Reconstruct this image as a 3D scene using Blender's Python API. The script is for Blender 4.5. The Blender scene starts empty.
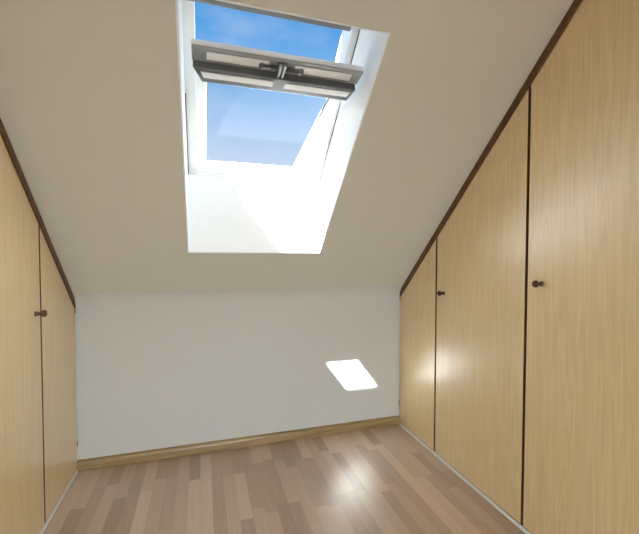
import bpy, bmesh, math, random
from mathutils import Vector, Matrix
random.seed(3)
S = bpy.context.scene
C = S.collection

# ------------------------------------------------------------------ measures
XL, XR = -0.7563, 1.4992          # cabinet fronts, left and right of the walkway
Y1, K, TH = 2.6573, 1.0761, 0.7537  # knee wall distance, its height, roof pitch
CT, ST, TT = math.cos(TH), math.sin(TH), math.tan(TH)
WL, WR = XL - 0.62, XR + 0.62     # outer walls behind the cabinets
ZC = 3.30                         # flat ceiling
YB = -2.6                         # back wall
YF = Y1 - (ZC - K) / TT           # where slope meets flat ceiling

def R(x, s, o):                   # roof coordinates: along x, up the slope, outwards
    return Vector((x, Y1 - s * CT + o * ST, K + s * ST + o * CT))
def roof_z(y):
    return K + (Y1 - y) * TT

# ------------------------------------------------------------------ helpers
def obj(name, bm, mats, parent=None, smooth=False, bevel=0.0, seg=2):
    bmesh.ops.recalc_face_normals(bm, faces=bm.faces)
    me = bpy.data.meshes.new(name)
    bm.to_mesh(me); bm.free()
    if not isinstance(mats, (list, tuple)): mats = [mats]
    for m in mats: me.materials.append(m)
    if smooth:
        for p in me.polygons: p.use_smooth = True
    o = bpy.data.objects.new(name, me)
    C.objects.link(o)
    if parent:
        o.parent = parent
        o.location = -world_loc(parent)
    if bevel:
        b = o.modifiers.new('bevel', 'BEVEL'); b.width = bevel; b.segments = seg
        b.limit_method = 'ANGLE'; b.angle_limit = math.radians(40)
    return o
def world_loc(o):
    v = Vector((0, 0, 0))
    while o:
        v += o.location; o = o.parent
    return v
def tag(o, label=None, cat=None, group=None, kind=None):
    if label: o['label'] = label
    if cat: o['category'] = cat
    if group: o['group'] = group
    if kind: o['kind'] = kind
    return o
def empty(name, loc):
    o = bpy.data.objects.new(name, None); C.objects.link(o); o.location = loc
    o.empty_display_size = 0.1
    return o
def hexa(bm, P):                  # 8 points: 4 of one end, 4 of the other
    v = [bm.verts.new(p) for p in P]
    fs = []
    for idx in ((0, 1, 2, 3), (7, 6, 5, 4), (0, 4, 5, 1), (1, 5, 6, 2), (2, 6, 7, 3), (3, 7, 4, 0)):
        fs.append(bm.faces.new([v[i] for i in idx]))
    return fs
def box(bm, a, b):
    (x0, y0, z0), (x1, y1, z1) = a, b
    return hexa(bm, [(x0, y0, z0), (x1, y0, z0), (x1, y1, z0), (x0, y1, z0),
                     (x0, y0, z1), (x1, y0, z1), (x1, y1, z1), (x0, y1, z1)])
def prism(bm, poly, f0, f1):      # extrude a 2D polygon between two mappings
    A = [bm.verts.new(f0(p)) for p in poly]; B = [bm.verts.new(f1(p)) for p in poly]
    n = len(poly)
    bm.faces.new(A); bm.faces.new(B[::-1])
    for i in range(n):
        bm.faces.new([A[i], B[i], B[(i + 1) % n], A[(i + 1) % n]])
def rbox(bm, x0, x1, s0, s1, o0, o1, F=R):
    hexa(bm, [F(x0, s0, o0), F(x1, s0, o0), F(x1, s1, o0), F(x0, s1, o0),
              F(x0, s0, o1), F(x1, s0, o1), F(x1, s1, o1), F(x0, s1, o1)])
def lathe(bm, prof, origin, axis, n=24):
    ax = Vector(axis).normalized()
    u = ax.orthogonal().normalized(); w = ax.cross(u)
    rings = []
    for d, r in prof:
        c = Vector(origin) + ax * d
        if r < 1e-6: rings.append([bm.verts.new(c)])
        else: rings.append([bm.verts.new(c + (u * math.cos(2 * math.pi * k / n) + w * math.sin(2 * math.pi * k / n)) * r) for k in range(n)])
    for a, b in zip(rings, rings[1:]):
        for k in range(n):
            p = [a[k % len(a)], a[(k + 1) % len(a)], b[(k + 1) % len(b)], b[k % len(b)]]
            q = []
            for v in p:
                if v not in q: q.append(v)
            if len(q) > 2: bm.faces.new(q)
    for e in (rings[0], rings[-1]):
        if len(e) > 1: bm.faces.new(e)

# ------------------------------------------------------------------ materials
def mat(name):
    m = bpy.data.materials.new(name); m.use_nodes = True
    nt = m.node_tree
    return m, nt, nt.nodes['Principled BSDF'], nt.links
def N(nt, t, **kw):
    n = nt.nodes.new(t)
    for k, v in kw.items():
        if k in n.inputs: n.inputs[k].default_value = v
        else: setattr(n, k, v)
    return n
def plain(name, col, rough=0.5, metal=0.0, spec=0.5, bump=0.0, scale=200):
    m, nt, b, L = mat(name)
    b.inputs['Base Color'].default_value = (*col, 1)
    b.inputs['Roughness'].default_value = rough
    b.inputs['Metallic'].default_value = metal
    b.inputs['Specular IOR Level'].default_value = spec
    tc = N(nt, 'ShaderNodeTexCoord')
    ns = N(nt, 'ShaderNodeTexNoise', Scale=scale, Detail=3.0)
    L.new(tc.outputs['Object'], ns.inputs['Vector'])
    if bump:
        bp = N(nt, 'ShaderNodeBump', Strength=bump, Distance=0.002)
        L.new(ns.outputs['Fac'], bp.inputs['Height']); L.new(bp.outputs[0], b.inputs['Normal'])
    mr = N(nt, 'ShaderNodeMapRange'); mr.inputs['To Min'].default_value = rough * 0.9; mr.inputs['To Max'].default_value = rough * 1.1
    L.new(ns.outputs['Fac'], mr.inputs['Value']); L.new(mr.outputs[0], b.inputs['Roughness'])
    return m
def ramp(nt, stops):
    r = nt.nodes.new('ShaderNodeValToRGB'); e = r.color_ramp.elements
    while len(e) > 1: e.remove(e[-1])
    e[0].position = stops[0][0]; e[0].color = (*stops[0][1], 1)
    for p, c in stops[1:]:
        k = e.new(p); k.color = (*c, 1)
    return r
def wood(name, cols, gscale, rough, axis='Z', spec=0.5, cath=0.35, coat=0.0):
    m, nt, b, L = mat(name)
    tc = N(nt, 'ShaderNodeTexCoord')
    mp = N(nt, 'ShaderNodeMapping')
    sc = [gscale] * 3; sc['XYZ'.index(axis)] = gscale * 0.014
    mp.inputs['Scale'].default_value = sc
    L.new(tc.outputs['Object'], mp.inputs['Vector'])
    n1 = N(nt, 'ShaderNodeTexNoise', Scale=1.0, Detail=5.0, Roughness=0.6); L.new(mp.outputs[0], n1.inputs['Vector'])
    mp2 = N(nt, 'ShaderNodeMapping'); sc2 = [gscale * 0.12] * 3; sc2['XYZ'.index(axis)] = gscale * 0.005
    mp2.inputs['Scale'].default_value = sc2; L.new(tc.outputs['Object'], mp2.inputs['Vector'])
    n2 = N(nt, 'ShaderNodeTexNoise', Scale=1.0, Detail=2.0, Distortion=0.6); L.new(mp2.outputs[0], n2.inputs['Vector'])
    ml = N(nt, 'ShaderNodeMath', operation='MULTIPLY'); ml.inputs[1].default_value = 9.0; L.new(n2.outputs['Fac'], ml.inputs[0])
    fr = N(nt, 'ShaderNodeMath', operation='PINGPONG'); fr.inputs[1].default_value = 0.5; L.new(ml.outputs[0], fr.inputs[0])
    f2 = N(nt, 'ShaderNodeMath', operation='MULTIPLY'); f2.inputs[1].default_value = 2 * cath; L.new(fr.outputs[0], f2.inputs[0])
    f1 = N(nt, 'ShaderNodeMath', operation='MULTIPLY'); f1.inputs[1].default_value = 1 - cath; L.new(n1.outputs['Fac'], f1.inputs[0])
    ad = N(nt, 'ShaderNodeMath', operation='ADD'); L.new(f1.outputs[0], ad.inputs[0]); L.new(f2.outputs[0], ad.inputs[1])
    r = ramp(nt, [(0.25, cols[0]), (0.5, cols[1]), (0.72, cols[2])]); L.new(ad.outputs[0], r.inputs['Fac'])
    L.new(r.outputs['Color'], b.inputs['Base Color'])
    b.inputs['Roughness'].default_value = rough
    b.inputs['Specular IOR Level'].default_value = spec
    b.inputs['Coat Weight'].default_value = coat; b.inputs['Coat Roughness'].default_value = 0.34
    bp = N(nt, 'ShaderNodeBump', Strength=0.05, Distance=0.001); L.new(n1.outputs['Fac'], bp.inputs['Height']); L.new(bp.outputs[0], b.inputs['Normal'])
    return m

M = {}
M['paint'] = plain('wall_paint', (0.600, 0.595, 0.570), 0.9, bump=0.05, scale=260, spec=0.2)
M['slope'] = plain('ceiling_paint', (0.63, 0.615, 0.54), 0.9, bump=0.05, scale=260, spec=0.2)
M['lining'] = plain('white_lining', (0.92, 0.925, 0.925), 0.30, spec=0.5)
M['pvc'] = plain('white_window_pvc', (0.80, 0.82, 0.82), 0.32)
M['rail'] = plain('grey_rail', (0.25, 0.26, 0.26), 0.42)
M['railcap'] = plain('light_grey_cap', (0.60, 0.61, 0.61), 0.4)
M['flap'] = plain('mid_grey_flap', (0.085, 0.09, 0.092), 0.42)
M['strip'] = plain('white_vent_strip', (0.92, 0.93, 0.92), 0.5)
M['dark'] = plain('black_plastic', (0.055, 0.06, 0.065), 0.4)
M['dark_strip'] = plain('dark_gap_and_seal', (0.03, 0.032, 0.036), 0.6)
M['hood'] = plain('dark_grey_cover', (0.16, 0.165, 0.17), 0.5)
M['door'] = wood('pale_ash_laminate', [(0.69, 0.495, 0.245), (0.77, 0.57, 0.30), (0.83, 0.645, 0.375)], 150, 0.36, spec=1.0, cath=0.24, coat=0.85)
M['brown'] = wood('dark_brown_wood', [(0.080, 0.032, 0.007), (0.118, 0.048, 0.011), (0.15, 0.068, 0.018)], 90, 0.45)
M['edge'] = plain('brown_door_edge', (0.14, 0.052, 0.018), 0.5)
M['knob'] = plain('brown_lacquered_wood', (0.062, 0.014, 0.006), 0.22)
M['knobl'] = plain('warm_brown_lacquered_wood', (0.105, 0.042, 0.009), 0.22)
M['oak'] = wood('oak_skirting', [(0.20, 0.125, 0.045), (0.29, 0.19, 0.08), (0.36, 0.25, 0.12)], 90, 0.35, axis='X')
M['white'] = plain('white_plastic_strip', (0.80, 0.78, 0.74), 0.45)
M['brass'] = plain('aged_brass', (0.35, 0.22, 0.08), 0.4, metal=0.8)

def floor_mat():
    m, nt, b, L = mat('beech_strip_laminate')
    tc = N(nt, 'ShaderNodeTexCoord'); sp = N(nt, 'ShaderNodeSeparateXYZ'); L.new(tc.outputs['Object'], sp.inputs[0])
    def mth(op, a, c=None, d=None):
        n = N(nt, 'ShaderNodeMath', operation=op)
        for i, v in enumerate((a, c, d)):
            if v is None: continue
            if isinstance(v, (int, float)): n.inputs[i].default_value = v
            else: L.new(v, n.inputs[i])
        return n.outputs[0]
    W, LEN = 0.0655, 0.40
    cx = mth('DIVIDE', mth('ADD', sp.outputs['X'], 5.0), W); ci = mth('FLOOR', cx); cf = mth('FRACT', cx)
    wn = N(nt, 'ShaderNodeTexWhiteNoise', noise_dimensions='1D'); L.new(ci, wn.inputs['W'])
    ry = mth('ADD', mth('DIVIDE', mth('ADD', sp.outputs['Y'], 9.0), mth('MULTIPLY_ADD', wn.outputs['Value'], 0.14, LEN)), mth('MULTIPLY', wn.outputs['Value'], 7.31))
    ri = mth('FLOOR', ry); rf = mth('FRACT', ry)
    cb = N(nt, 'ShaderNodeCombineXYZ'); L.new(ci, cb.inputs[0]); L.new(ri, cb.inputs[1])
    w2 = N(nt, 'ShaderNodeTexWhiteNoise', noise_dimensions='2D'); L.new(cb.outputs[0], w2.inputs['Vector'])
    mp = N(nt, 'ShaderNodeMapping'); mp.inputs['Scale'].default_value = (70, 4, 1); L.new(tc.outputs['Object'], mp.inputs['Vector'])
    off = N(nt, 'ShaderNodeVectorMath', operation='ADD'); L.new(mp.outputs[0], off.inputs[0])
    sc = N(nt, 'ShaderNodeVectorMath', operation='SCALE'); sc.inputs['Scale'].default_value = 30; L.new(w2.outputs['Color'], sc.inputs[0]); L.new(sc.outputs[0], off.inputs[1])
    ns = N(nt, 'ShaderNodeTexNoise', Scale=1.0, Detail=4.0, Distortion=0.4); L.new(off.outputs[0], ns.inputs['Vector'])
    v = mth('ADD', mth('MULTIPLY', w2.outputs['Value'], 0.74), mth('MULTIPLY', ns.outputs['Fac'], 0.36))
    r = ramp(nt, [(0.10, (0.29, 0.18, 0.115)), (0.35, (0.40, 0.265, 0.18)), (0.65, (0.49, 0.345, 0.25)), (0.95, (0.60, 0.45, 0.34))]); L.new(v, r.inputs['Fac'])
    # small dark knots
    vo = N(nt, 'ShaderNodeTexVoronoi', Scale=3.3); L.new(tc.outputs['Object'], vo.inputs['Vector'])
    kn = N(nt, 'ShaderNodeMapRange'); kn.inputs['From Min'].default_value = 0.018; kn.inputs['From Max'].default_value = 0.042; L.new(vo.outputs['Distance'], kn.inputs['Value'])
    ed = mth('MINIMUM', mth('MINIMUM', cf, mth('SUBTRACT', 1.0, cf)), mth('MULTIPLY', mth('MINIMUM', rf, mth('SUBTRACT', 1.0, rf)), LEN / W))
    jm = N(nt, 'ShaderNodeMapRange'); jm.inputs['From Max'].default_value = 0.022; jm.inputs['To Min'].default_value = 0.75; L.new(ed, jm.inputs['Value'])
    k2 = mth('MULTIPLY_ADD', kn.outputs[0], 0.55, 0.45)
    mx = N(nt, 'ShaderNodeVectorMath', operation='SCALE'); L.new(r.outputs['Color'], mx.inputs[0]); L.new(mth('MULTIPLY', jm.outputs[0], k2), mx.inputs['Scale'])
    L.new(mx.outputs[0], b.inputs['Base Color'])
    b.inputs['Roughness'].default_value = 0.32
    b.inputs['Coat Weight'].default_value = 1.0; b.inputs['Coat Roughness'].default_value = 0.36
    b.inputs['Specular IOR Level'].default_value = 0.9
    return m
M['floor'] = floor_mat()

def glass_mat():
    m, nt, b, L = mat('clear_pane')
    nt.nodes.remove(b)
    tr = N(nt, 'ShaderNodeBsdfTransparent'); tr.inputs['Color'].default_value = (0.95, 0.97, 0.97, 1)
    gl = N(nt, 'ShaderNodeBsdfGlossy'); gl.inputs['Roughness'].default_value = 0.02
    lw = N(nt, 'ShaderNodeLayerWeight', Blend=0.5)
    pw = N(nt, 'ShaderNodeMath', operation='POWER'); pw.inputs[1].default_value = 5.0; L.new(lw.outputs['Facing'], pw.inputs[0])
    fr = N(nt, 'ShaderNodeMath', operation='MULTIPLY_ADD'); fr.inputs[1].default_value = 0.15; fr.inputs[2].default_value = 0.003; L.new(pw.outputs[0], fr.inputs[0])
    mx = N(nt, 'ShaderNodeMixShader')
    L.new(fr.outputs[0], mx.inputs[0]); L.new(tr.outputs[0], mx.inputs[1]); L.new(gl.outputs[0], mx.inputs[2])
    L.new(mx.outputs[0], nt.nodes['Material Output'].inputs['Surface'])
    return m
M['glass'] = glass_mat()

# ------------------------------------------------------------------ room shell
bm = bmesh.new(); box(bm, (WL - .1, YB - .1, -0.12), (WR + .1, Y1 + .1, 0.0))
tag(obj('floor', bm, M['floor']), 'beech strip laminate floor running towards the low wall', 'floor', kind='structure')
bm = bmesh.new(); box(bm, (WL - .1, Y1, 0), (WR + .1, Y1 + .12, K + .06))
tag(obj('wall_back', bm, M['paint']), 'low white knee wall under the sloping ceiling', 'wall', kind='structure')
RF = 0.16; ang = math.pi / 2 - TH; tf = RF * math.tan(ang / 2)      # plastered cove between wall and slope
pc = [(Y1 - RF + RF * math.cos(ang * k / 24), K - tf + RF * math.sin(ang * k / 24)) for k in range(25)]
bm = bmesh.new(); prism(bm, pc + [(Y1 + .001, K + .001)], lambda p: (XL, p[0], p[1]), lambda p: (XR, p[0], p[1]))
tag(obj('trim_1', bm, M['paint']), 'rounded plaster where the low wall meets the slope', 'cove', kind='structure')
bm = bmesh.new(); box(bm, (WL - .1, YB - .1, 0), (WL, Y1, ZC + .1))
tag(obj('wall_left', bm, M['paint']), 'white side wall behind the left cabinet', 'wall', kind='structure')
bm = bmesh.new(); box(bm, (WR, YB - .1, 0), (WR + .1, Y1, ZC + .1))
tag(obj('wall_right', bm, M['paint']), 'white side wall behind the right cabinet', 'wall', kind='structure')
DX0, DX1, DZ = -0.25, 0.85, 2.02  # unseen opening, added to let the fill light in
bm = bmesh.new()
prism(bm, [(WL, 0), (DX0, 0), (DX0, DZ), (DX1, DZ), (DX1, 0), (WR, 0), (WR, ZC + .1), (WL, ZC + .1)], lambda p: (p[0], YB, p[1]), lambda p: (p[0], YB - .1, p[1]))
tag(obj('wall_front', bm, M['paint']), 'white wall on the near side of the room with an opening added for fill light', 'wall', kind='structure')

# sloping ceiling with the skylight opening, then the flat part
HX0, HX1, HS0, HS1 = -0.086, 0.736, 0.4215, 1.726     # hole in plaster
LN = 0.008                                          # lining board
FO = 0.33                                           # depth where the frame starts
STOP = (ZC - K) / ST
bm = bmesh.new()
def ring(o, hs0):
    a = [bm.verts.new(R(x, s, o)) for x, s in ((WL - .1, -0.0), (WR + .1, -0.0), (WR + .1, STOP + .0), (WL - .1, STOP + .0))]
    h = [bm.verts.new(R(x, s, o)) for x, s in ((HX0, hs0), (HX1, hs0), (HX1, HS1), (HX0, HS1))]
    for i in range(4):
        j = (i + 1) % 4
        bm.faces.new([a[i], a[j], h[j], h[i]])
    return a, h
a0, h0 = ring(0, HS0); a1, h1 = ring(FO + .02, HS0 + (FO + .02) * TT)
for i in range(4):
    j = (i + 1) % 4
    bm.faces.new([h0[i], h0[j], h1[j], h1[i]]); bm.faces.new([a0[i], a0[j], a1[j], a1[i]])
tag(obj('ceiling', bm, M['slope']), 'sloping white ceiling with the skylight opening', 'ceiling', kind='structure')
bm = bmesh.new(); box(bm, (WL - .1, YB - .1, ZC), (WR + .1, YF + .4, ZC + .1))
tag(obj('ceiling_flat', bm, M['paint']), 'flat white ceiling over the near end of the room', 'ceiling', kind='structure')

# skirting on the knee wall
bm = bmesh.new()
prof = [(0, 0), (0.019, 0), (0.019, 0.046), (0.016, 0.058), (0.010, 0.066), (0, 0.070)]
prism(bm, prof, lambda p: (XL, Y1 - p[0], p[1]), lambda p: (XR, Y1 - p[0], p[1]))
tag(obj('baseboard_back', bm, M['oak'], bevel=0.001), 'oak skirting board along the foot of the low wall', 'skirting board', kind='structure')

# ------------------------------------------------------------------ skylight
win = empty('window_1', R(0.33, 0.43, 0)); tag(win, 'white roof window tilted open in the sloping ceiling', 'window', kind='structure')
X0, X1 = HX0 + LN, HX1 - LN        # lining inner faces
S0, S1 = HS0 - 0.0, HS1 - LN
bm = bmesh.new()
e = -0.0015
def sb(o): return HS0 + 0.010 + o * TT  # vertical lower board, upper face
# side boards
for xa, xb in ((HX0 + .0005, X0), (X1, HX1 - .0005)):
    hexa(bm, [R(xa, HS0 + .001, e), R(xb, HS0 + .001, e), R(xb, HS1 - .001, e), R(xa, HS1 - .001, e),
              R(xa, HS0 + FO * TT + .001, FO), R(xb, HS0 + FO * TT + .001, FO), R(xb, HS1 - .001, FO), R(xa, HS1 - .001, FO)])
hexa(bm, [R(X0, HS0 + .001, e), R(X1, HS0 + .001, e), R(X1, sb(e), e), R(X0, sb(e), e),
          R(X0, HS0 + FO * TT + .001, FO), R(X1, HS0 + FO * TT + .001, FO), R(X1, sb(FO), FO), R(X0, sb(FO), FO)])
rbox(bm, X0, X1, S1, HS1 - .001, e, FO)
obj('window_lining', bm, M['lining'], win)

# fixed frame, four rails mitred as one ring
FX0, FX1, FS0, FS1, FB = -0.026, 0.690, 0.745, 1.622, 0.475
bm = bmesh.new()
def frame_ring(bm, out, inn, o0, o1, F=R):
    def q(r, o): return [bm.verts.new(F(x, s, o)) for x, s in ((r[0], r[2]), (r[1], r[2]), (r[1], r[3]), (r[0], r[3]))]
    A, B, c, d = q(out, o0), q(inn, o0), q(out, o1), q(inn, o1)
    for i in range(4):
        j = (i + 1) % 4
        for f in ((A[i], A[j], B[j], B[i]), (c[i], c[j], d[j], d[i]), (A[i], A[j], c[j], c[i]), (B[i], B[j], d[j], d[i])):
            bm.faces.new(f)
frame_ring(bm, (HX0 - .04, HX1 + .04, HS0 + FO * TT - .06, HS1 + .05), (FX0, FX1, FS0, FS1), FO + .001, FB)
obj('window_frame', bm, M['pvc'], win, bevel=0.003)
fr = win.children[-1]
bm = bmesh.new()   # dark strips standing in for the shaded gap between lining and frame
rbox(bm, X0 + .0005, X0 + .005, sb(FO) + .004, 1.22, FO - .006, FO + .0005)
rbox(bm, X1 - .003, X1 - .0005, sb(FO) + .004, S1 - .01, FO - .004, FO + .0005)
obj('dark_strip', bm, M['dark_strip'], fr)
bm = bmesh.new()   # dark rail across the head of the frame
rbox(bm, X0 + .002, X1 - .05, FS1 - .004, S1 - .002, FO - .012, FO + .0005)
obj('head_rail', bm, M['hood'], fr, bevel=0.002)
bm = bmesh.new()   # outer hood over the head of the frame
rbox(bm, FX0 - .08, FX1 + .08, 1.597, FS1 + .09, FB + .0005, FB + .016)
obj('hood', bm, M['hood'], fr, bevel=0.001)

# swinging sash: pivot half way, top edge swung into the room
SP, OP, PH = 1.07, 0.40, math.radians(30.2)
def F(x, a, b):
    return R(x, SP + a * math.cos(PH) + b * math.sin(PH), OP - a * math.sin(PH) + b * math.cos(PH))
SX0, SX1, GA0, GA1 = -0.0235, 0.6875, -0.515, 0.50
GX0, GX1 = 0.026, 0.622
bm = bmesh.new()
frame_ring(bm, (SX0, SX1, -0.58, 0.530), (GX0, GX1, GA0, 0.465), -0.030, 0.005, F)
sash = obj('sash', bm, M['pvc'], win, bevel=0.004)
bm = bmesh.new(); rbox(bm, GX0 - .008, GX1 + .008, GA0 - .008, 0.475, -0.010, -0.006, F)
obj('pane', bm, M['glass'], sash)
bm = bmesh.new()
frame_ring(bm, (GX0 - .0005, GX1 + .0005, GA0 - .0005, 0.4555), (GX0 + .004, GX1 - .004, GA0 + .006, 0.448), -0.018, -0.0105, F)
obj('glazing_seal', bm, M['dark_strip'], sash)

# top rail with the ventilation grip bar
BX0, BX1 = -0.037, 0.700
bm = bmesh.new(); rbox(bm, BX0, BX1, 0.489, 0.574, -0.055, -0.031, F)
rail = obj('top_rail', bm, M['rail'], win, bevel=0.003)
bm = bmesh.new(); rbox(bm, BX0 + .001, BX1 - .001, 0.5735, 0.578, -0.052, -0.029, F)
obj('rail_cap', bm, M['railcap'], rail, bevel=0.0015)
XM = 0.5 * (BX0 + BX1)
for xa, xb in ((BX0 + .058, XM - .055), (XM + .055, BX1 - .048)):
    bm = bmesh.new(); rbox(bm, xa, xb, 0.510, 0.550, -0.061, -0.054, F)
    obj('vent_strip', bm, M['strip'], rail, bevel=0.003)
# grip bar: front face narrows towards its lower edge
bm = bmesh.new()
hexa(bm, [F(BX0 + .002, 0.488, -0.086), F(BX1 - .008, 0.488, -0.086), F(BX1 - .008, 0.488, -0.040), F(BX0 + .002, 0.488, -0.040),
          F(BX0 + .040, 0.409, -0.092), F(BX1 - .026, 0.409, -0.092), F(BX1 - .026, 0.417, -0.046), F(BX0 + .040, 0.417, -0.046)])
flap = obj('ventilation_bar', bm, M['flap'], win, bevel=0.005, seg=3)
for xa, xb, ia, ib in ((BX0 + .034, XM - .026, .012, 0), (XM + .026, BX1 - .030, 0, .008)):
    bm = bmesh.new()
    hexa(bm, [F(xa, 0.470, -0.0905), F(xb, 0.470, -0.0905), F(xb, 0.470, -0.084), F(xa, 0.470, -0.084),
              F(xa + ia, 0.439, -0.0926), F(xb - ib, 0.439, -0.0926), F(xb - ib, 0.439, -0.086), F(xa + ia, 0.439, -0.086)])
    obj('grip_strip', bm, M['strip'], flap, bevel=0.0015)
# catch in the middle
bm = bmesh.new()
rbox(bm, XM - .020, XM + .020, 0.4885, 0.556, -0.070, -0.0545, F)
latch = obj('latch', bm, M['dark'], win, bevel=0.004)
bm = bmesh.new()
for dx in (-.009, .009): rbox(bm, XM + dx - .005, XM + dx + .005, 0.487, 0.562, -0.080, -0.069, F)
obj('latch_tongue', bm, M['rail'], latch, bevel=0.002)
for sx in (-1, 1):
    bm = bmesh.new()
    lathe(bm, [(0, 0.006), (0.001, 0.010), (0.055, 0.010), (0.064, 0.014), (0.072, 0.014), (0.078, 0.010), (0.080, 0)], F(XM + sx * .018, 0.528, -0.063), (sx, 0, 0), 16)
    obj('latch_arm', bm, M['dark'], latch, smooth=True)
# cladding flanges on the lower half of the sash, lapping over the frame outside
for xa, xb in ((-0.055, -0.005), (0.672, 0.735)):
    bm = bmesh.new(); rbox(bm, xa, xb, -0.585, -0.20, 0.0055, 0.016, F)
    obj('cladding', bm, M['pvc'], sash, bevel=0.002)

# ------------------------------------------------------------------ built-in cabinets
TW = 0.038                         # width of the brown strip under the slope
def cabinet(name, label, X, Wl, cuts, knobs, hinge_zs, km, sd):
    """sd = +1: the right-hand cabinet, faces -x; sd = -1 the left-hand one."""
    y_near = cuts[-1]
    root = empty(name, (X + sd * .3, 0.5 * (Y1 + y_near), 0)); tag(root, label, 'cabinet')
    g = 0.002
    zt = lambda y: roof_z(y) - g / CT
    fr_x = X + sd * .0195
    poly = [(Y1 - .001, 0.001), (Y1 - .001, zt(Y1 - .001)), (max(y_near, YF + .002), zt(max(y_near, YF + .002))), (y_near, 0.001)]
    if y_near < YF: poly.insert(3, (y_near, ZC - .002))
    bm = bmesh.new(); prism(bm, poly, lambda p: (fr_x, p[0], p[1]), lambda p: (Wl - sd * .002, p[0], p[1]))
    obj('carcass', bm, M['brown'], root)
    # brown strip following the slope
    v = TW / CT
    bm = bmesh.new()
    P = [(Y1 - .001, zt(Y1 - .001)), (y_near, zt(y_near)), (y_near, zt(y_near) - v), (Y1 - .001, zt(Y1 - .001) - v)]
    prism(bm, P, lambda p: (X - sd * .006, p[0], p[1]), lambda p: (X + sd * .019, p[0], p[1]))
    obj('edge_trim', bm, M['brown'], root, bevel=0.002)
    # white strip at the floor
    bm = bmesh.new()
    pr = [(0, 0.0005)] + [(-sd * .009 * math.sin(t), 0.0005 + .0145 * math.cos(t)) for t in [math.radians(a) for a in (90, 72, 54, 36, 18, 0)]]
    prism(bm, pr, lambda p: (X + p[0], Y1 - .020, p[1]), lambda p: (X + p[0], y_near, p[1]))
    obj('base_strip', bm, M['white'], root)
    gap = 0.0075
    for i in range(len(cuts) - 1):
        ya, yb = cuts[i] - (0.004 if i == 0 else gap), cuts[i + 1] + gap   # far, near
        top = lambda y: zt(y) - v - .003
        bm = bmesh.new()
        prism(bm, [(ya, 0.0185), (ya, top(ya)), (yb, top(yb)), (yb, 0.0185)], lambda p: (X, p[0], p[1]), lambda p: (X + sd * .018, p[0], p[1]))
        bm.normal_update()
        for f in bm.faces:
            if abs(f.normal.x) < 0.5: f.material_index = 1
        d = obj('door', bm, [M['door'], M['edge']], root, bevel=0.0012)
        if i in knobs:
            ky, kz = knobs[i]
            bm = bmesh.new()
            lathe(bm, [(d * 1.12, r * 1.08) for d, r in [(0, .010), (.002, .0115), (.005, .0095), (.009, .0085), (.017, .0080), (.021, .0095), (.025, .0135), (.031, .0158), (.037, .0140), (.041, .009), (.0425, 0)]],
                  (X, ky, kz), (-sd, 0, 0))
            obj('knob', bm, km, d, smooth=True)
        if i == 0:
            for hz in hinge_zs:
                bm = bmesh.new()
                lathe(bm, [(0, 0), (.0005, .0035), (.030, .0035), (.0305, 0)], (X - sd * .0025, ya + .001, hz), (0, 0, 1), 12)
                obj('hinge', bm, M['brass'], d, smooth=True)
    return root
cabinet('built_in_cabinet', 'tall pale wood cabinet right of the skylight, its doors cut off by the slope', XR, WR,
        [Y1 - .001, 2.175, 1.440, 0.700], {1: (2.088, 1.108), 2: (1.354, 1.222)}, (0.99, 0.16), M['knob'], +1)
cabinet('built_in_cabinet', 'pale wood cabinet left of the skylight with a single visible brown knob', XL, WL,
        [Y1 - .001, 2.150, 1.430, 0.700], {1: (2.085, 1.073)}, (0.99, 0.16), M['knobl'], -1)

# ------------------------------------------------------------------ light
# added fill light, no known source, shining through the opening behind the viewer
li = bpy.data.lights.new('added_fill_light', 'AREA'); li.shape = 'RECTANGLE'; li.size = DX1 - DX0; li.size_y = DZ; li.energy = 51; li.spread = math.radians(105); li.color = (0.84, 0.965, 1.0)
lo = bpy.data.objects.new('added_fill_light', li); C.objects.link(lo); lo.location = (0.5 * (DX0 + DX1), YB - .12, DZ / 2)
lo.rotation_euler = (math.radians(58), 0, 0)

su = bpy.data.lights.new('sun', 'SUN'); su.energy = 165; su.angle = math.radians(0.6); su.color = (0.96, 0.99, 1.0)
so = bpy.data.objects.new('sun', su); C.objects.link(so)
so.rotation_euler = Vector((0.409, 0.313, -0.824)).to_track_quat('-Z', 'Y').to_euler()

# sky through the skylight
po = bpy.data.lights.new('skylight_portal', 'AREA'); po.shape = 'RECTANGLE'; po.size = 0.80; po.size_y = 1.0
po.cycles.is_portal = True
pob = bpy.data.objects.new('skylight_portal', po); C.objects.link(pob)
pob.location = R(0.335, 1.17, FB + .25)
nrm = Vector((0, -ST, -CT))        # into the room
ex = Vector((1, 0, 0)); ez = -nrm; ey = ez.cross(ex)
pob.rotation_euler = Matrix((ex, ey, ez)).transposed().to_euler()
po.size = 1.2; po.size_y = 1.7

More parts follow.
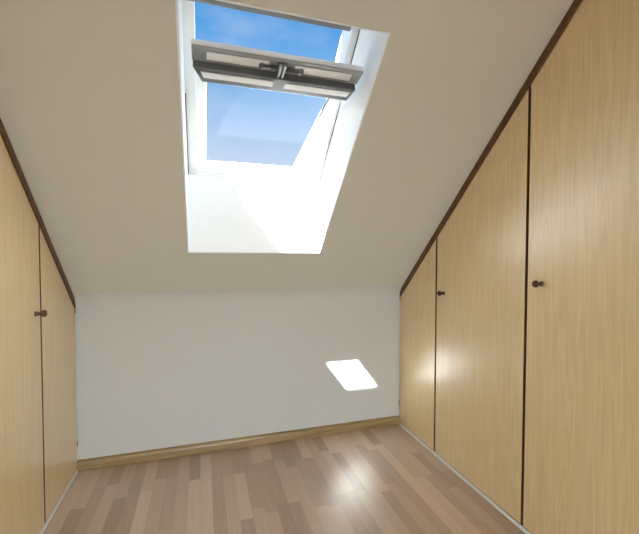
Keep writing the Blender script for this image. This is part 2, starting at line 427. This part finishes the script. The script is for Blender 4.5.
W = bpy.data.worlds.new('sky'); S.world = W; W.use_nodes = True
nt = W.node_tree; L = nt.links; bg = nt.nodes['Background']
tc = N(nt, 'ShaderNodeTexCoord'); sp = N(nt, 'ShaderNodeSeparateXYZ'); L.new(tc.outputs['Generated'], sp.inputs[0])
r = ramp(nt, [(0.0, (0.78, 0.85, 0.95)), (0.20, (0.70, 0.79, 0.98)), (0.30, (0.50, 0.67, 0.96)), (0.42, (0.24, 0.49, 0.88)), (0.53, (0.065, 0.33, 0.75)), (1.0, (0.03, 0.17, 0.55))])
L.new(sp.outputs['Z'], r.inputs['Fac'])
mp = N(nt, 'ShaderNodeMapping'); mp.inputs['Scale'].default_value = (2.2, 2.2, 5.0); L.new(tc.outputs['Generated'], mp.inputs['Vector'])
ns = N(nt, 'ShaderNodeTexNoise', Scale=1.6, Detail=5.0, Roughness=0.55); L.new(mp.outputs[0], ns.inputs['Vector'])
mr = N(nt, 'ShaderNodeMapRange'); mr.inputs['From Min'].default_value = 0.48; mr.inputs['From Max'].default_value = 0.8; mr.inputs['To Max'].default_value = 0.45
L.new(ns.outputs['Fac'], mr.inputs['Value'])
mx = N(nt, 'ShaderNodeMixRGB'); mx.inputs['Color2'].default_value = (0.75, 0.83, 0.97, 1)
L.new(mr.outputs[0], mx.inputs['Fac']); L.new(r.outputs['Color'], mx.inputs['Color1']); L.new(mx.outputs[0], bg.inputs['Color'])
bg.inputs['Strength'].default_value = 1.0

# ------------------------------------------------------------------ camera
f, yaw, pit, rol = 375.6766, 0.3017, 0.0301, 0.0021
fw = Vector((math.sin(yaw) * math.cos(pit), math.cos(yaw) * math.cos(pit), -math.sin(pit)))
rr = Vector((math.cos(yaw), -math.sin(yaw), 0)); uu = rr.cross(fw)
r2 = rr * math.cos(rol) + uu * math.sin(rol); u2 = -rr * math.sin(rol) + uu * math.cos(rol)
cd = bpy.data.cameras.new('camera'); cd.sensor_fit = 'HORIZONTAL'; cd.sensor_width = 36; cd.lens = f * 36 / 639; cd.clip_start = 0.02
co = bpy.data.objects.new('camera', cd); C.objects.link(co)
co.matrix_world = Matrix(((r2.x, u2.x, -fw.x, 0), (r2.y, u2.y, -fw.y, 0), (r2.z, u2.z, -fw.z, 1.35), (0, 0, 0, 1)))
S.camera = co

vs = S.view_settings
S.display_settings.display_device = 'sRGB'
vs.view_transform = 'Standard'; vs.look = 'None'; vs.gamma = 1.0; vs.use_curve_mapping = False
vs.exposure = 0.0
